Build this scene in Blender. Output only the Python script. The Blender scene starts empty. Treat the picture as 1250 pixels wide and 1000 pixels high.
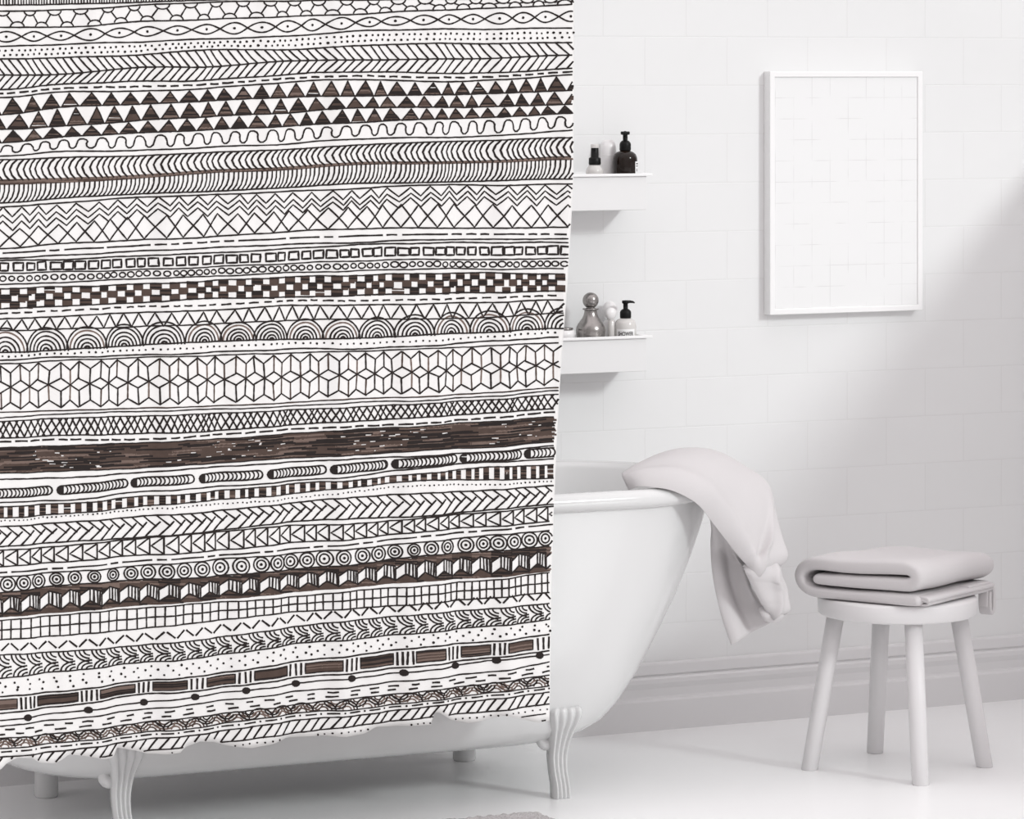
import bpy, bmesh, math, random
from mathutils import Vector, Matrix

random.seed(7)
PI = math.pi
S = bpy.context.scene
COL = S.collection

# ------------------------------------------------------------------ camera
F = 4600.0                      # focal length in photo pixels (1250 wide)
HOR = 87.0                      # row of the horizon
CX = 625.0
CAMZ = 1.5
YAW = math.atan2(4600.0, 9575.0)
SY, CY = math.sin(YAW), math.cos(YAW)
cam = bpy.data.cameras.new('camera')
cam.sensor_width = 36.0
cam.lens = F / 1250.0 * 36.0
cam.shift_y = -(500.0 - HOR) / 1250.0
cam.clip_end = 60
camo = bpy.data.objects.new('camera', cam)
COL.objects.link(camo)
camo.location = (0, 0, CAMZ)
camo.rotation_euler = (PI / 2, 0, -YAW)
S.camera = camo

# ------------------------------------------------------------------ light
S.view_settings.view_transform = 'Standard'
S.view_settings.look = 'None'
S.view_settings.gamma = 1.0
S.view_settings.use_curve_mapping = False
S.view_settings.exposure = -0.44

W = bpy.data.worlds.new('world')
S.world = W
W.use_nodes = True
nt = W.node_tree
bg = nt.nodes['Background']
tc = nt.nodes.new('ShaderNodeTexCoord')
sep = nt.nodes.new('ShaderNodeSeparateXYZ')
nt.links.new(tc.outputs['Generated'], sep.inputs[0])
def wmath(op, a, b):
    n = nt.nodes.new('ShaderNodeMath'); n.operation = op
    for k, q in enumerate((a, b)):
        if isinstance(q, float): n.inputs[k].default_value = q
        else: nt.links.new(q, n.inputs[k])
    return n.outputs[0]
# soft overcast dome: brighter overhead and towards the open front of the room
up = wmath('MAXIMUM', sep.outputs['Z'], 0.0)
front = wmath('MAXIMUM', wmath('MULTIPLY', sep.outputs['Y'], -1.0), 0.0)
low = wmath('POWER', wmath('SUBTRACT', 1.0, up), 2.0)
lum = wmath('ADD', wmath('ADD', wmath('MULTIPLY', up, 2.05), 0.20), wmath('MULTIPLY', wmath('MULTIPLY', wmath('POWER', front, 2.0), low), 0.72))
lum = wmath('ADD', lum, wmath('MULTIPLY', wmath('MULTIPLY', wmath('MAXIMUM', wmath('MULTIPLY', sep.outputs['X'], -1.0), 0.0), low), 0.40))
lum = wmath('SUBTRACT', lum, wmath('MULTIPLY', wmath('MULTIPLY', wmath('MAXIMUM', sep.outputs['X'], 0.0), low), 0.24))
nt.links.new(lum, bg.inputs['Strength'])
bg.inputs['Color'].default_value = (1.0, 0.948, 0.960, 1)

sun = bpy.data.lights.new('sun', 'SUN')
sun.energy = 1.65
sun.angle = math.radians(9)
sun.color = (0.96, 1.0, 0.992)
suno = bpy.data.objects.new('sun', sun)
COL.objects.link(suno)
SUND = Vector((-0.43, 0.88, -0.44)).normalized()
suno.rotation_euler = SUND.to_track_quat('-Z', 'Y').to_euler()
suno.location = (4, -1, 4)

# ------------------------------------------------------------------ helpers
def ground(px, py, z=0.0):
    """point at height z seen at a photo pixel"""
    d = F * (CAMZ - z) / (py - HOR)
    r = (px - CX) / F * d
    return Vector((CY * r + SY * d, -SY * r + CY * d, z))

def at(px, py, Y):
    """point of the plane y = Y seen at a photo pixel"""
    t = (px - CX) / F
    d = Y / (CY - SY * t)
    return Vector((CY * t * d + SY * d, Y, CAMZ - (py - HOR) * d / F))

class MB:
    def __init__(self):
        self.v, self.f, self.m = [], [], []
    def add(self, vs, fs, mat=0):
        b = len(self.v)
        self.v.extend([tuple(p) for p in vs])
        for f in fs:
            self.f.append([b + i for i in f]); self.m.append(mat)
    def build(self, name, mats, parent=None, smooth=False, recalc=True):
        me = bpy.data.meshes.new(name)
        me.from_pydata(self.v, [], self.f)
        for m in (mats if isinstance(mats, (list, tuple)) else [mats]):
            me.materials.append(m)
        me.polygons.foreach_set('material_index', self.m)
        me.polygons.foreach_set('use_smooth', [smooth] * len(self.f))
        if recalc:
            bm = bmesh.new(); bm.from_mesh(me)
            bmesh.ops.recalc_face_normals(bm, faces=bm.faces)
            bm.to_mesh(me); bm.free()
        me.update()
        o = bpy.data.objects.new(name, me)
        COL.objects.link(o)
        if parent is not None:
            o.parent = parent
        return o

def empty(name, loc=(0, 0, 0), rz=0):
    o = bpy.data.objects.new(name, None)
    o.empty_display_size = 0.05
    o.location = loc; o.rotation_euler = (0, 0, rz)
    COL.objects.link(o)
    return o

def tag(o, label, cat, group=None):
    o['label'] = label; o['category'] = cat
    if group: o['group'] = group
    return o

def struct(o):
    o['kind'] = 'structure'
    return o

def box(mb, x0, x1, y0, y1, z0, z1, mat=0):
    vs = [(x0,y0,z0),(x1,y0,z0),(x1,y1,z0),(x0,y1,z0),(x0,y0,z1),(x1,y0,z1),(x1,y1,z1),(x0,y1,z1)]
    mb.add(vs, [(0,3,2,1),(4,5,6,7),(0,1,5,4),(1,2,6,5),(2,3,7,6),(3,0,4,7)], mat)

def bevel(o, w, seg=3):
    m = o.modifiers.new('bevel', 'BEVEL')
    m.width = w; m.segments = seg; m.limit_method = 'ANGLE'; m.angle_limit = math.radians(35)
    m.harden_normals = False
    for p in o.data.polygons: p.use_smooth = True
    n = o.modifiers.new('wn', 'WEIGHTED_NORMAL'); n.keep_sharp = False
    return o

def lathe(mb, prof, n=40, mat=0, cx=0, cy=0, sx=1.0, sy=1.0):
    """prof: list of (r, z) bottom to top, closed on the axis"""
    rings = []
    vs = []
    for (r, z) in prof:
        if r < 1e-6:
            rings.append([len(vs)]); vs.append((cx, cy, z))
        else:
            ids = []
            for i in range(n):
                a = 2 * PI * i / n
                ids.append(len(vs)); vs.append((cx + r * math.cos(a) * sx, cy + r * math.sin(a) * sy, z))
            rings.append(ids)
    fs = []
    for a, b in zip(rings[:-1], rings[1:]):
        if len(a) == 1 and len(b) == 1: continue
        for i in range(n):
            j = (i + 1) % n
            if len(a) == 1: fs.append((a[0], b[j], b[i]))
            elif len(b) == 1: fs.append((a[i], a[j], b[0]))
            else: fs.append((a[i], a[j], b[j], b[i]))
    mb.add(vs, fs, mat)

def tube(mb, pts, r, n=14, mat=0):
    """round tube along points, capped"""
    pts = [Vector(p) for p in pts]
    rs = r if isinstance(r, (list, tuple)) else [r] * len(pts)
    vs, fs = [], []
    up = None
    for i, p in enumerate(pts):
        d = (pts[min(i + 1, len(pts) - 1)] - pts[max(i - 1, 0)]).normalized()
        if up is None:
            up = Vector((0, 0, 1)) if abs(d.z) < 0.9 else Vector((1, 0, 0))
        a = d.cross(up).normalized(); b = a.cross(d).normalized(); up = b
        for k in range(n):
            t = 2 * PI * k / n
            vs.append(p + (a * math.cos(t) + b * math.sin(t)) * rs[i])
    for i in range(len(pts) - 1):
        for k in range(n):
            l = (k + 1) % n
            fs.append((i*n+k, i*n+l, (i+1)*n+l, (i+1)*n+k))
    fs.append(tuple(range(n))[::-1]); fs.append(tuple((len(pts)-1)*n + k for k in range(n)))
    mb.add(vs, fs, mat)

def cat(P, t):
    """Catmull-Rom through list of tuples P, t in [0, len-1]"""
    n = len(P); i = min(max(int(math.floor(t)), 0), n - 2); u = t - i
    p0 = P[max(i-1, 0)]; p1 = P[i]; p2 = P[i+1]; p3 = P[min(i+2, n-1)]
    return tuple(0.5*((2*b) + (-a+c)*u + (2*a-5*b+4*c-d)*u*u + (-a+3*b-3*c+d)*u*u*u) for a, b, c, d in zip(p0, p1, p2, p3))

# ------------------------------------------------------------------ materials
def mat(name, col, rough=0.5, metal=0.0, spec=0.5, coat=0.0):
    m = bpy.data.materials.new(name); m.use_nodes = True
    p = m.node_tree.nodes['Principled BSDF']
    p.inputs['Base Color'].default_value = (*col, 1)
    p.inputs['Roughness'].default_value = rough
    p.inputs['Metallic'].default_value = metal
    p.inputs['Specular IOR Level'].default_value = spec
    p.inputs['Coat Weight'].default_value = coat
    m.diffuse_color = (*col, 1)
    return m

def noise_bump(m, scale, strength, dist=0.002, detail=4, colvar=0.0):
    n = m.node_tree; p = n.nodes['Principled BSDF']
    tcn = n.nodes.new('ShaderNodeTexCoord')
    no = n.nodes.new('ShaderNodeTexNoise'); no.inputs['Scale'].default_value = scale; no.inputs['Detail'].default_value = detail
    bu = n.nodes.new('ShaderNodeBump'); bu.inputs['Strength'].default_value = strength; bu.inputs['Distance'].default_value = dist
    n.links.new(tcn.outputs['Object'], no.inputs['Vector'])
    n.links.new(no.outputs['Fac'], bu.inputs['Height'])
    n.links.new(bu.outputs[0], p.inputs['Normal'])
    if colvar:
        base = p.inputs['Base Color'].default_value[:]
        mx = n.nodes.new('ShaderNodeMix'); mx.data_type = 'RGBA'
        mx.inputs['A'].default_value = tuple(c * (1 - colvar) for c in base[:3]) + (1,)
        mx.inputs['B'].default_value = tuple(min(1, c * (1 + colvar)) for c in base[:3]) + (1,)
        n.links.new(no.outputs['Fac'], mx.inputs['Factor'])
        n.links.new(mx.outputs['Result'], p.inputs['Base Color'])
    return m

def brick_mat(name, c1, c2, cm, bw, bh, off, mortar, axes, phase, rough, bumpd, spec=0.5):
    """tiles by the brick texture on two world axes"""
    m = mat(name, c1, rough, spec=spec)
    n = m.node_tree; p = n.nodes['Principled BSDF']
    g = n.nodes.new('ShaderNodeNewGeometry')
    sp = n.nodes.new('ShaderNodeSeparateXYZ'); cb = n.nodes.new('ShaderNodeCombineXYZ')
    n.links.new(g.outputs['Position'], sp.inputs[0])
    for k, ax in enumerate(axes):
        ad = n.nodes.new('ShaderNodeMath'); ad.operation = 'ADD'; ad.inputs[1].default_value = phase[k]
        n.links.new(sp.outputs[ax], ad.inputs[0]); n.links.new(ad.outputs[0], cb.inputs[k])
    b = n.nodes.new('ShaderNodeTexBrick')
    b.offset = off; b.offset_frequency = 2; b.squash = 1
    b.inputs['Color1'].default_value = (*c1, 1); b.inputs['Color2'].default_value = (*c2, 1); b.inputs['Mortar'].default_value = (*cm, 1)
    b.inputs['Scale'].default_value = 1; b.inputs['Mortar Size'].default_value = mortar; b.inputs['Mortar Smooth'].default_value = 0.4
    b.inputs['Brick Width'].default_value = bw; b.inputs['Row Height'].default_value = bh; b.inputs['Bias'].default_value = 0
    n.links.new(cb.outputs[0], b.inputs['Vector'])
    n.links.new(b.outputs['Color'], p.inputs['Base Color'])
    if bumpd:
        bu = n.nodes.new('ShaderNodeBump'); bu.invert = True
        bu.inputs['Strength'].default_value = 0.5; bu.inputs['Distance'].default_value = bumpd
        n.links.new(b.outputs['Fac'], bu.inputs['Height']); n.links.new(bu.outputs[0], p.inputs['Normal'])
    return m

M = {}
M['wall'] = brick_mat('white_wall_tile', (0.76,0.765,0.765), (0.768,0.772,0.772), (0.73,0.732,0.732), 0.2135, 0.1117, 0.5,
                      0.0016, ('X', 'Z'), (-3.989 + 0.2135*20, -0.0151 + 0.1117*10), 0.35, 0.0004)
M['floor'] = brick_mat('white_floor', (0.885,0.89,0.89), (0.878,0.882,0.882), (0.865,0.868,0.868), 0.9, 0.22, 0.37,
                       0.0015, ('X', 'Y'), (0.3, 0.1), 0.3, 0.0)
M['plaster'] = mat('white_plaster', (0.8,0.8,0.8), 0.7)
M['trim'] = mat('white_trim_paint', (0.71,0.705,0.71), 0.4)
M['enamel'] = mat('white_enamel', (0.66,0.663,0.663), 0.16, spec=0.5, coat=0.3)
M['stool'] = mat('white_stool_paint', (0.71,0.70,0.705), 0.4)
M['towel'] = noise_bump(mat('grey_towel', (0.59,0.572,0.577), 0.95, spec=0.1), 900, 0.35, 0.0012, 3, 0.05)
M['mat'] = noise_bump(mat('grey_mat', (0.56,0.54,0.54), 0.95, spec=0.1), 260, 1.0, 0.006, 6, 0.25)
M['cloth'] = noise_bump(mat('white_curtain_cloth', (0.79,0.78,0.77), 0.9, spec=0.1), 1500, 0.15, 0.0005, 2, 0.01)
M['ink'] = mat('dark_ink', (0.027,0.022,0.021), 0.9, spec=0.1)
M['ink_brown'] = noise_bump(mat('brown_ink', (0.082,0.058,0.049), 0.9, spec=0.1), 60, 0.1, 0.0003, 4, 0.25)
M['ink_light'] = mat('light_brown_ink', (0.17,0.125,0.107), 0.9, spec=0.1)
M['chrome'] = mat('rod_metal', (0.6,0.6,0.6), 0.2, 1.0)
M['shelf'] = mat('white_shelf_metal', (0.76,0.76,0.76), 0.35)
M['silver'] = mat('brushed_silver', (0.31,0.295,0.285), 0.27, 1.0)
M['black'] = mat('black_plastic', (0.004,0.004,0.004), 0.4, spec=0.2)
M['amber'] = mat('dark_brown_glass', (0.012,0.007,0.005), 0.12, spec=0.3)
M['white_plastic'] = mat('white_plastic', (0.80,0.79,0.79), 0.3)
M['frost'] = mat('frosted_clear_plastic', (0.78,0.76,0.74), 0.15)
M['frost'].node_tree.nodes['Principled BSDF'].inputs['Transmission Weight'].default_value = 0.25
M['label'] = mat('white_label', (0.85,0.85,0.85), 0.6)
M['frame'] = mat('white_frame_paint', (0.85,0.85,0.85), 0.35)

# panel with a faint grid in its base colour, lines fading in and out
pm = brick_mat('faint_grid_panel', (0.81,0.815,0.815), (0.81,0.815,0.815), (0.69,0.69,0.69), 0.0487, 0.0487, 0.0,
               0.0009, ('X', 'Z'), (-4.316 + 0.0487*100, -0.9515 + 0.0487*40), 0.3, 0.0)
n_ = pm.node_tree; p_ = n_.nodes['Principled BSDF']; bk = [x for x in n_.nodes if x.type == 'TEX_BRICK'][0]
g_ = n_.nodes.new('ShaderNodeNewGeometry'); no_ = n_.nodes.new('ShaderNodeTexNoise'); no_.inputs['Scale'].default_value = 14
rp_ = n_.nodes.new('ShaderNodeValToRGB'); rp_.color_ramp.elements[0].position = 0.44; rp_.color_ramp.elements[1].position = 0.6
mx_ = n_.nodes.new('ShaderNodeMix'); mx_.data_type = 'RGBA'
n_.links.new(g_.outputs['Position'], no_.inputs['Vector']); n_.links.new(no_.outputs['Fac'], rp_.inputs[0])
n_.links.new(rp_.outputs[0], mx_.inputs['Factor'])
mx_.inputs['A'].default_value = (0.81,0.815,0.815,1)
n_.links.new(bk.outputs['Color'], mx_.inputs['B']); n_.links.new(mx_.outputs['Result'], p_.inputs['Base Color'])
M['grid'] = pm

# ------------------------------------------------------------------ room
WY = 7.605
mb = MB(); box(mb, -4.0, 8.5, -3.0, WY + 0.12, -0.12, 0.0); struct(mb.build('floor', M['floor']))
mb = MB(); box(mb, -2.5, 8.5, WY, WY + 0.12, 0.0, 2.6); struct(mb.build('wall_back', M['wall']))
mb = MB(); box(mb, 5.16, 5.28, 4.95, WY, 0.0, 1.40); struct(bevel(mb.build('added_shade_wall', M['plaster']), 0.004))  # low wall added out of view to cast diagonal shade on wall_back
prof = [(0.0,0.153),(0.004,0.1535),(0.009,0.151),(0.0105,0.147),(0.0105,0.126),(0.0075,0.1235),(0.0075,0.1215),(0.014,0.1195),(0.0165,0.116),
        (0.0165,0.106),(0.014,0.098),(0.0125,0.094),(0.0125,0.076),(0.0145,0.072),(0.0205,0.0695),(0.022,0.066),(0.022,0.0)]
mb = MB(); vs = []; X0, X1 = -2.5, 5.159
for (p, z) in prof: vs += [(X0, WY - p, z), (X1, WY - p, z)]
fs = [(2*i, 2*i+1, 2*i+3, 2*i+2) for i in range(len(prof)-1)]
vs += [(X0, WY, 0), (X1, WY, 0)]; k = len(prof)
fs += [(2*k-2, 2*k-1, 2*k+1, 2*k), (2*k, 2*k+1, 1, 0), tuple(2*i for i in range(k+1)), tuple(2*i+1 for i in range(k+1))]
mb.add(vs, fs); struct(mb.build('baseboard_back', M['trim']))

# ------------------------------------------------------------------ bathtub
TX, TY, TA, TB = 2.967, 7.17, 0.933, 0.333
tub = tag(empty('bathtub', (TX, TY, 0)), 'white freestanding clawfoot bathtub half hidden behind the patterned curtain', 'bathtub')

def stadium(a, b, z, n=24):
    """closed loop, half length a, half width b"""
    c = a - b; pts = []
    ns = 14
    for i in range(n + 1):
        t = -PI/2 + PI * i / n
        pts.append((c + b * math.cos(t), b * math.sin(t), z))
    for i in range(1, ns): pts.append((c - 2*c*i/ns, b, z))
    for i in range(n + 1):
        t = PI/2 + PI * i / n
        pts.append((-c + b * math.cos(t), b * math.sin(t), z))
    for i in range(1, ns): pts.append((-c + 2*c*i/ns, -b, z))
    return pts

def loft(mb, rings, cap0=False, cap1=False, closed=False):
    n = len(rings[0]); vs = [p for r in rings for p in r]; fs = []
    m = len(rings)
    for i in range(m if closed else m - 1):
        for k in range(n):
            l = (k + 1) % n; i2 = (i + 1) % m
            fs.append((i*n+k, i*n+l, i2*n+l, i2*n+k))
    if cap0: fs.append(tuple(range(n))[::-1])
    if cap1: fs.append(tuple((m-1)*n + k for k in range(n)))
    mb.add(vs, fs)

outer = [(0.100,0.50,0.25),(0.101,0.44,0.215),(0.105,0.385,0.18),(0.113,0.34,0.152),(0.125,0.302,0.127),(0.145,0.266,0.105),(0.18,0.232,0.084),(0.24,0.190,0.063),
         (0.32,0.144,0.050),(0.40,0.101,0.040),(0.48,0.066,0.032),(0.55,0.040,0.026),(0.60,0.026,0.022),(0.622,0.024,0.020)]
inner = [(0.6405,0.0225,0.0225),(0.637,0.031,0.031),(0.625,0.037,0.037),(0.58,0.05,0.046),(0.48,0.085,0.058),(0.36,0.135,0.078),(0.25,0.20,0.10),(0.18,0.27,0.14),(0.15,0.34,0.18),(0.137,0.43,0.24),(0.134,0.50,0.27)]
rings = [stadium(TA - s, TB - i, z) for (z, s, i) in outer + inner]
mb = MB(); loft(mb, rings, True, True)
o = mb.build('tub_body', M['enamel'], tub, smooth=True)
# rolled rim: tube section swept round the stadium
rings = []
for k in range(20):
    t = 2 * PI * k / 20
    ins = 0.0225 - (0.0225 if math.cos(t) > 0 else 0.008) * math.cos(t); z = 0.622 + 0.0195 * math.sin(t)
    rings.append(stadium(TA - ins, TB - ins, z))
mb = MB(); loft(mb, rings, closed=True); mb.build('rim', M['enamel'], tub, smooth=True)

def claw_foot(mb):
    """ribbed front foot, front face to -Y, base at z=0; local x across"""
    # z, half width, y of the front face, depth, x shift
    prof = [(0.0,0.0185,0.0,0.034,0.0),(0.006,0.0185,-0.001,0.034,0.0),(0.03,0.0180,0.001,0.034,-0.001),(0.055,0.0182,0.006,0.032,-0.0035),(0.085,0.0195,0.008,0.032,-0.0045),
            (0.115,0.0215,0.000,0.040,-0.004),(0.14,0.0265,-0.014,0.072,-0.005),(0.16,0.0325,-0.031,0.085,-0.008),(0.178,0.0365,-0.043,0.085,-0.012),(0.189,0.0365,-0.045,0.083,-0.013),(0.1945,0.034,-0.040,0.075,-0.012),(0.196,0.030,-0.030,0.06,-0.011)]
    NR = 4; NF = 41
    rings = []
    for j in range(41):
        z, hw, yf, dp, xs = cat(prof, j / 40 * (len(prof) - 1))
        pts = []
        for i in range(NF):
            u = -1 + 2 * i / (NF - 1)
            rib = abs(math.sin(PI * NR * (u + 1) / 2))
            sid = 0.006 * max(0, abs(u) - 0.8) / 0.2
            pts.append((xs + u * hw, yf + 0.0065 * (1 - rib) + sid * 0.5, z))
        pts += [(xs + hw, yf + dp * 0.5, z), (xs + hw * 0.85, yf + dp, z), (xs - hw * 0.85, yf + dp, z), (xs - hw, yf + dp * 0.5, z)]
        rings.append(pts)
    loft(mb, rings, True, True)
    # scroll bracket on the inner side
    bp = [cat([(-0.008,0.03,0.122),(-0.020,0.032,0.113),(-0.031,0.033,0.116),(-0.036,0.033,0.130),(-0.037,0.033,0.185)], i/16*4) for i in range(17)]
    tube(mb, bp, [0.011 + 0.005*math.sin(PI*min(1, i/12)) for i in range(17)], 16)

fx = [3.459 - TX, 2.506 - TX]
for x in fx:
    mb = MB(); claw_foot(mb)
    f = mb.build('claw_foot', M['enamel'], tub, smooth=True); f.location = (x, 6.952 - TY, 0)
    f['label'] = 'ribbed white front foot'
for x in fx:
    mb = MB(); lathe(mb, [(0,0),(0.023,0),(0.025,0.004),(0.0245,0.06),(0.029,0.12),(0.031,0.16),(0,0.165)], 28)
    f = mb.build('claw_foot', M['enamel'], tub, smooth=True); f.location = (x, 7.44 - TY, 0)
    f['label'] = 'plain round rear foot'

# ------------------------------------------------------------------ shower curtain
CYP = 6.75                      # plane of the curtain
def interp(xs, ys, x):
    if x <= xs[0]:
        return ys[0] + (ys[1]-ys[0])/(xs[1]-xs[0]) * (x - xs[0]) * 0.5
    if x >= xs[-1]: return ys[-1] + (ys[-1]-ys[-2])/(xs[-1]-xs[-2]) * (x - xs[-1])
    for i in range(len(xs)-1):
        if x <= xs[i+1]:
            return ys[i] + (ys[i+1]-ys[i])*(x-xs[i])/(xs[i+1]-xs[i])
RE_Y = [-160,0,220,346,399,438,480,534,618,700,858,900]
RE_X = [705,700.5,698.6,691.6,688,685.5,683.5,681,678,675.5,673,672]
def right_edge(y): return interp(RE_Y, RE_X, y)
BE = [(-260,945),(-200,955),(-120,944),(-60,950),(-20,946),(0,938.5),(8,931),(21,924.6),(39,925),(49,931.4),(67,933),(76,928),(84,921),(112,924),(126,926.6),(140,925),(143,913),(168,917),(182,921),(202,921),(221,918),(224,912.6),(244,905),(260,905.6),
      (280,911),(308,913.4),(330,908.4),(350,901),(397,898.6),(420,899.4),(445,896),(459,887.4),(476,887.4),(495,886),(526.5,884.6),(528,869.5),(535,869.2),(551,879),(574,883.2),(590,880.4),(613,873.4),(630,876),(655,882),(673.5,880.5),(710,880)]
BEX = [p[0] for p in BE]; BEY = [p[1] for p in BE]
def bottom_edge(x): return interp(BEX, BEY, x)
XL, YT = -48.0, -82.0
def fold(X, Z):
    return (0.0055*math.sin(2*PI*X/0.173 + 0.5*math.sin(Z*2.1)) + 0.003*math.sin(2*PI*X/0.071 + 1.1 + 0.8*Z) + 0.002*math.sin(2*PI*X/0.39))
def cpt(px, py, off=0.0):
    q = at(px, py, CYP)
    return (q.x, CYP + fold(q.x, q.z) - off, q.z)

cur = MB()
# the cloth itself: front and back face and its edges
NC, NRW = 210, 116
front, back = [], []
for j in range(NRW + 1):
    for i in range(NC + 1):
        s = i / NC; t = j / NRW
        x = XL + s * (690 - XL)
        yb = bottom_edge(XL + s * (673 - XL)); y = YT + t * (yb - YT)
        x = XL + s * (right_edge(y) - XL)
        front.append(cpt(x, y, 0.0)); back.append(cpt(x, y, -0.0016))
idx = lambda i, j: j * (NC + 1) + i
fq = [(idx(i,j), idx(i,j+1), idx(i+1,j+1), idx(i+1,j)) for j in range(NRW) for i in range(NC)]
nb = len(front)
fs = list(fq) + [tuple(nb + k for k in reversed(f)) for f in fq]
ring = [idx(i,0) for i in range(NC)] + [idx(NC,j) for j in range(NRW)] + [idx(i,NRW) for i in range(NC,0,-1)] + [idx(0,j) for j in range(NRW,0,-1)]
for a, b in zip(ring, ring[1:] + ring[:1]): fs.append((a, b, nb + b, nb + a))
cur.add(front + back, fs, 0)

INK, BRN, LGT = 1, 2, 3
def inside(x, y): return XL + 1 < x < right_edge(y) - 0.8 and YT + 2 < y < bottom_edge(x) - 0.8
OFFN = [0]
def stroke(pts, w=2.1, m=INK, closed=False, step=4.0, jit=0.0):
    """an ink line lying on the cloth; pts in photo pixels of the cloth plane"""
    if closed: pts = pts + [pts[0]]
    P = [pts[0]]
    for a, b in zip(pts[:-1], pts[1:]):
        L = math.hypot(b[0]-a[0], b[1]-a[1]); n = max(1, int(math.ceil(L / step)))
        for k in range(1, n + 1): P.append((a[0]+(b[0]-a[0])*k/n, a[1]+(b[1]-a[1])*k/n))
    runs, r = [], []
    for p in P:
        if inside(*p): r.append(p)
        else:
            if len(r) > 1: runs.append(r)
            r = []
    if len(r) > 1: runs.append(r)
    OFFN[0] = (OFFN[0] + 1) % 7
    off = (0.0007 if m == INK else 0.0004) + 0.00002 * OFFN[0]
    for r in runs:
        vs = []; n = len(r)
        for i, (x, y) in enumerate(r):
            a = r[max(i-1,0)]; b = r[min(i+1,n-1)]
            dx, dy = b[0]-a[0], b[1]-a[1]; L = math.hypot(dx, dy) or 1
            if i == 0: x -= dx/L*0.5; y -= dy/L*0.5
            if i == n-1: x += dx/L*0.5; y += dy/L*0.5
            hw = w/2*random.uniform(0.82,1.15)
            nx, ny = -dy/L*hw, dx/L*hw
            vs += [cpt(x+nx, y+ny, off), cpt(x-nx, y-ny, off)]
        cur.add(vs, [(2*i,2*i+1,2*i+3,2*i+2) for i in range(n-1)], m)

def dot(x, y, r, m=INK):
    if not inside(x, y): return
    vs = [cpt(x, y, 0.0008)] + [cpt(x + r*random.uniform(.85,1.12)*math.cos(2*PI*k/8), y + r*random.uniform(.85,1.12)*math.sin(2*PI*k/8), 0.0008) for k in range(8)]
    cur.add(vs, [(0, 1+k, 1+(k+1)%8) for k in range(8)], m)

def fill_poly(pts, mats=(BRN,BRN,BRN,INK,LGT), sp=1.6, w=2.2, gap=0.012):
    ys = [p[1] for p in pts]; y = min(ys) + 0.8
    while y < max(ys):
        xs = []
        for a, b in zip(pts, pts[1:] + pts[:1]):
            if (a[1] <= y) != (b[1] <= y): xs.append(a[0] + (b[0]-a[0])*(y-a[1])/(b[1]-a[1]))
        xs.sort()
        for a, b in zip(xs[::2], xs[1::2]):
            if b - a > 0.8 and random.random() > gap:
                stroke([(a, y), (b, y + random.uniform(-.3,.3))], w, random.choice(mats), step=6)
        y += sp

XS9 = [0,84,168,252,350,434,518,602,690]
def LN(y0, vals):
    ys = [(y0 + 0.28*v,) for v in vals]
    def f(x):
        if x <= 0: return ys[0][0] + (ys[1][0]-ys[0][0])/84*x*0.6
        if x >= 690: return ys[-1][0] + (ys[-1][0]-ys[-2][0])/88*(x-690)
        for i in range(8):
            if x <= XS9[i+1]:
                return cat(ys, i + (x-XS9[i])/(XS9[i+1]-XS9[i]))[0]
    return f
mid = lambda f, g, t=0.5: (lambda x: f(x)*(1-t) + g(x)*t)
sh = lambda f, d: (lambda x: f(x) + d)
XR = 702
R = random.uniform

def line(f, w=1.9, m=INK, x0=XL, x1=XR):
    pts = []; x = x0; ph = R(0, 6); a = R(.15,.45)
    while x < x1:
        pts.append((x, f(x) + a*math.sin(x/17+ph) + R(-.18,.18))); x += 5
    pts.append((x1, f(x1)))
    stroke(pts, w, m, step=6)
def dashes(f, L=9, gap=6, w=2.1, x0=XL, var=.25, ends=XR):
    x = x0 + R(0, 6)
    while x < ends:
        l = L*R(1-var,1+var)
        stroke([(x, f(x)+R(-.5,.5)), (x+l/2, f(x+l/2)+R(-.3,.3)), (x+l, f(x+l)+R(-.5,.5))], w); x += l + gap*R(.8,1.2)
def dots(f, pitch, r=1.3, x0=XL, jy=.6):
    x = x0
    while x < XR:
        dot(x, f(x)+R(-jy,jy), r*R(.85,1.15)); x += pitch*R(.88,1.12)
def grid_x(p0, p1, x0=XL, jit=.06):
    """positions whose pitch runs from p0 (left) to p1 (right)"""
    xs = []; x = x0
    while x < XR + 30:
        xs.append(x); p = p0 + (p1-p0)*max(0,min(1,x/690)); x += p*R(1-jit,1+jit)
    return xs
def zig(top, bot, xs, w=2.0, phase=0):
    pts = []
    for k, x in enumerate(xs):
        pts.append((x + R(-.6,.6), (top if (k+phase) % 2 == 0 else bot)(x) + R(-.6,.6)))
    stroke(pts, w)
def arc(cx, cy, r, a0, a1, w=2.0, m=INK, sy=1.0, n=14):
    stroke([(cx + r*math.cos(a0+(a1-a0)*k/n), cy - r*sy*math.sin(a0+(a1-a0)*k/n)) for k in range(n+1)], w, m, step=5)

# ---- the printed bands from top to bottom ----
A0, C0, E0, G0 = 0, 220, 450, 690
L0 = LN(A0,[22,18,10,0,-12,-14,-16,-18,-22]); L1 = LN(A0,[48,43,24,10,4,0,-4,-6,-10])
L2 = LN(A0,[118,118,95,85,72,62,46,36,22]); L3 = LN(A0,[203,192,183,170,158,136,128,127,122])
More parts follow.
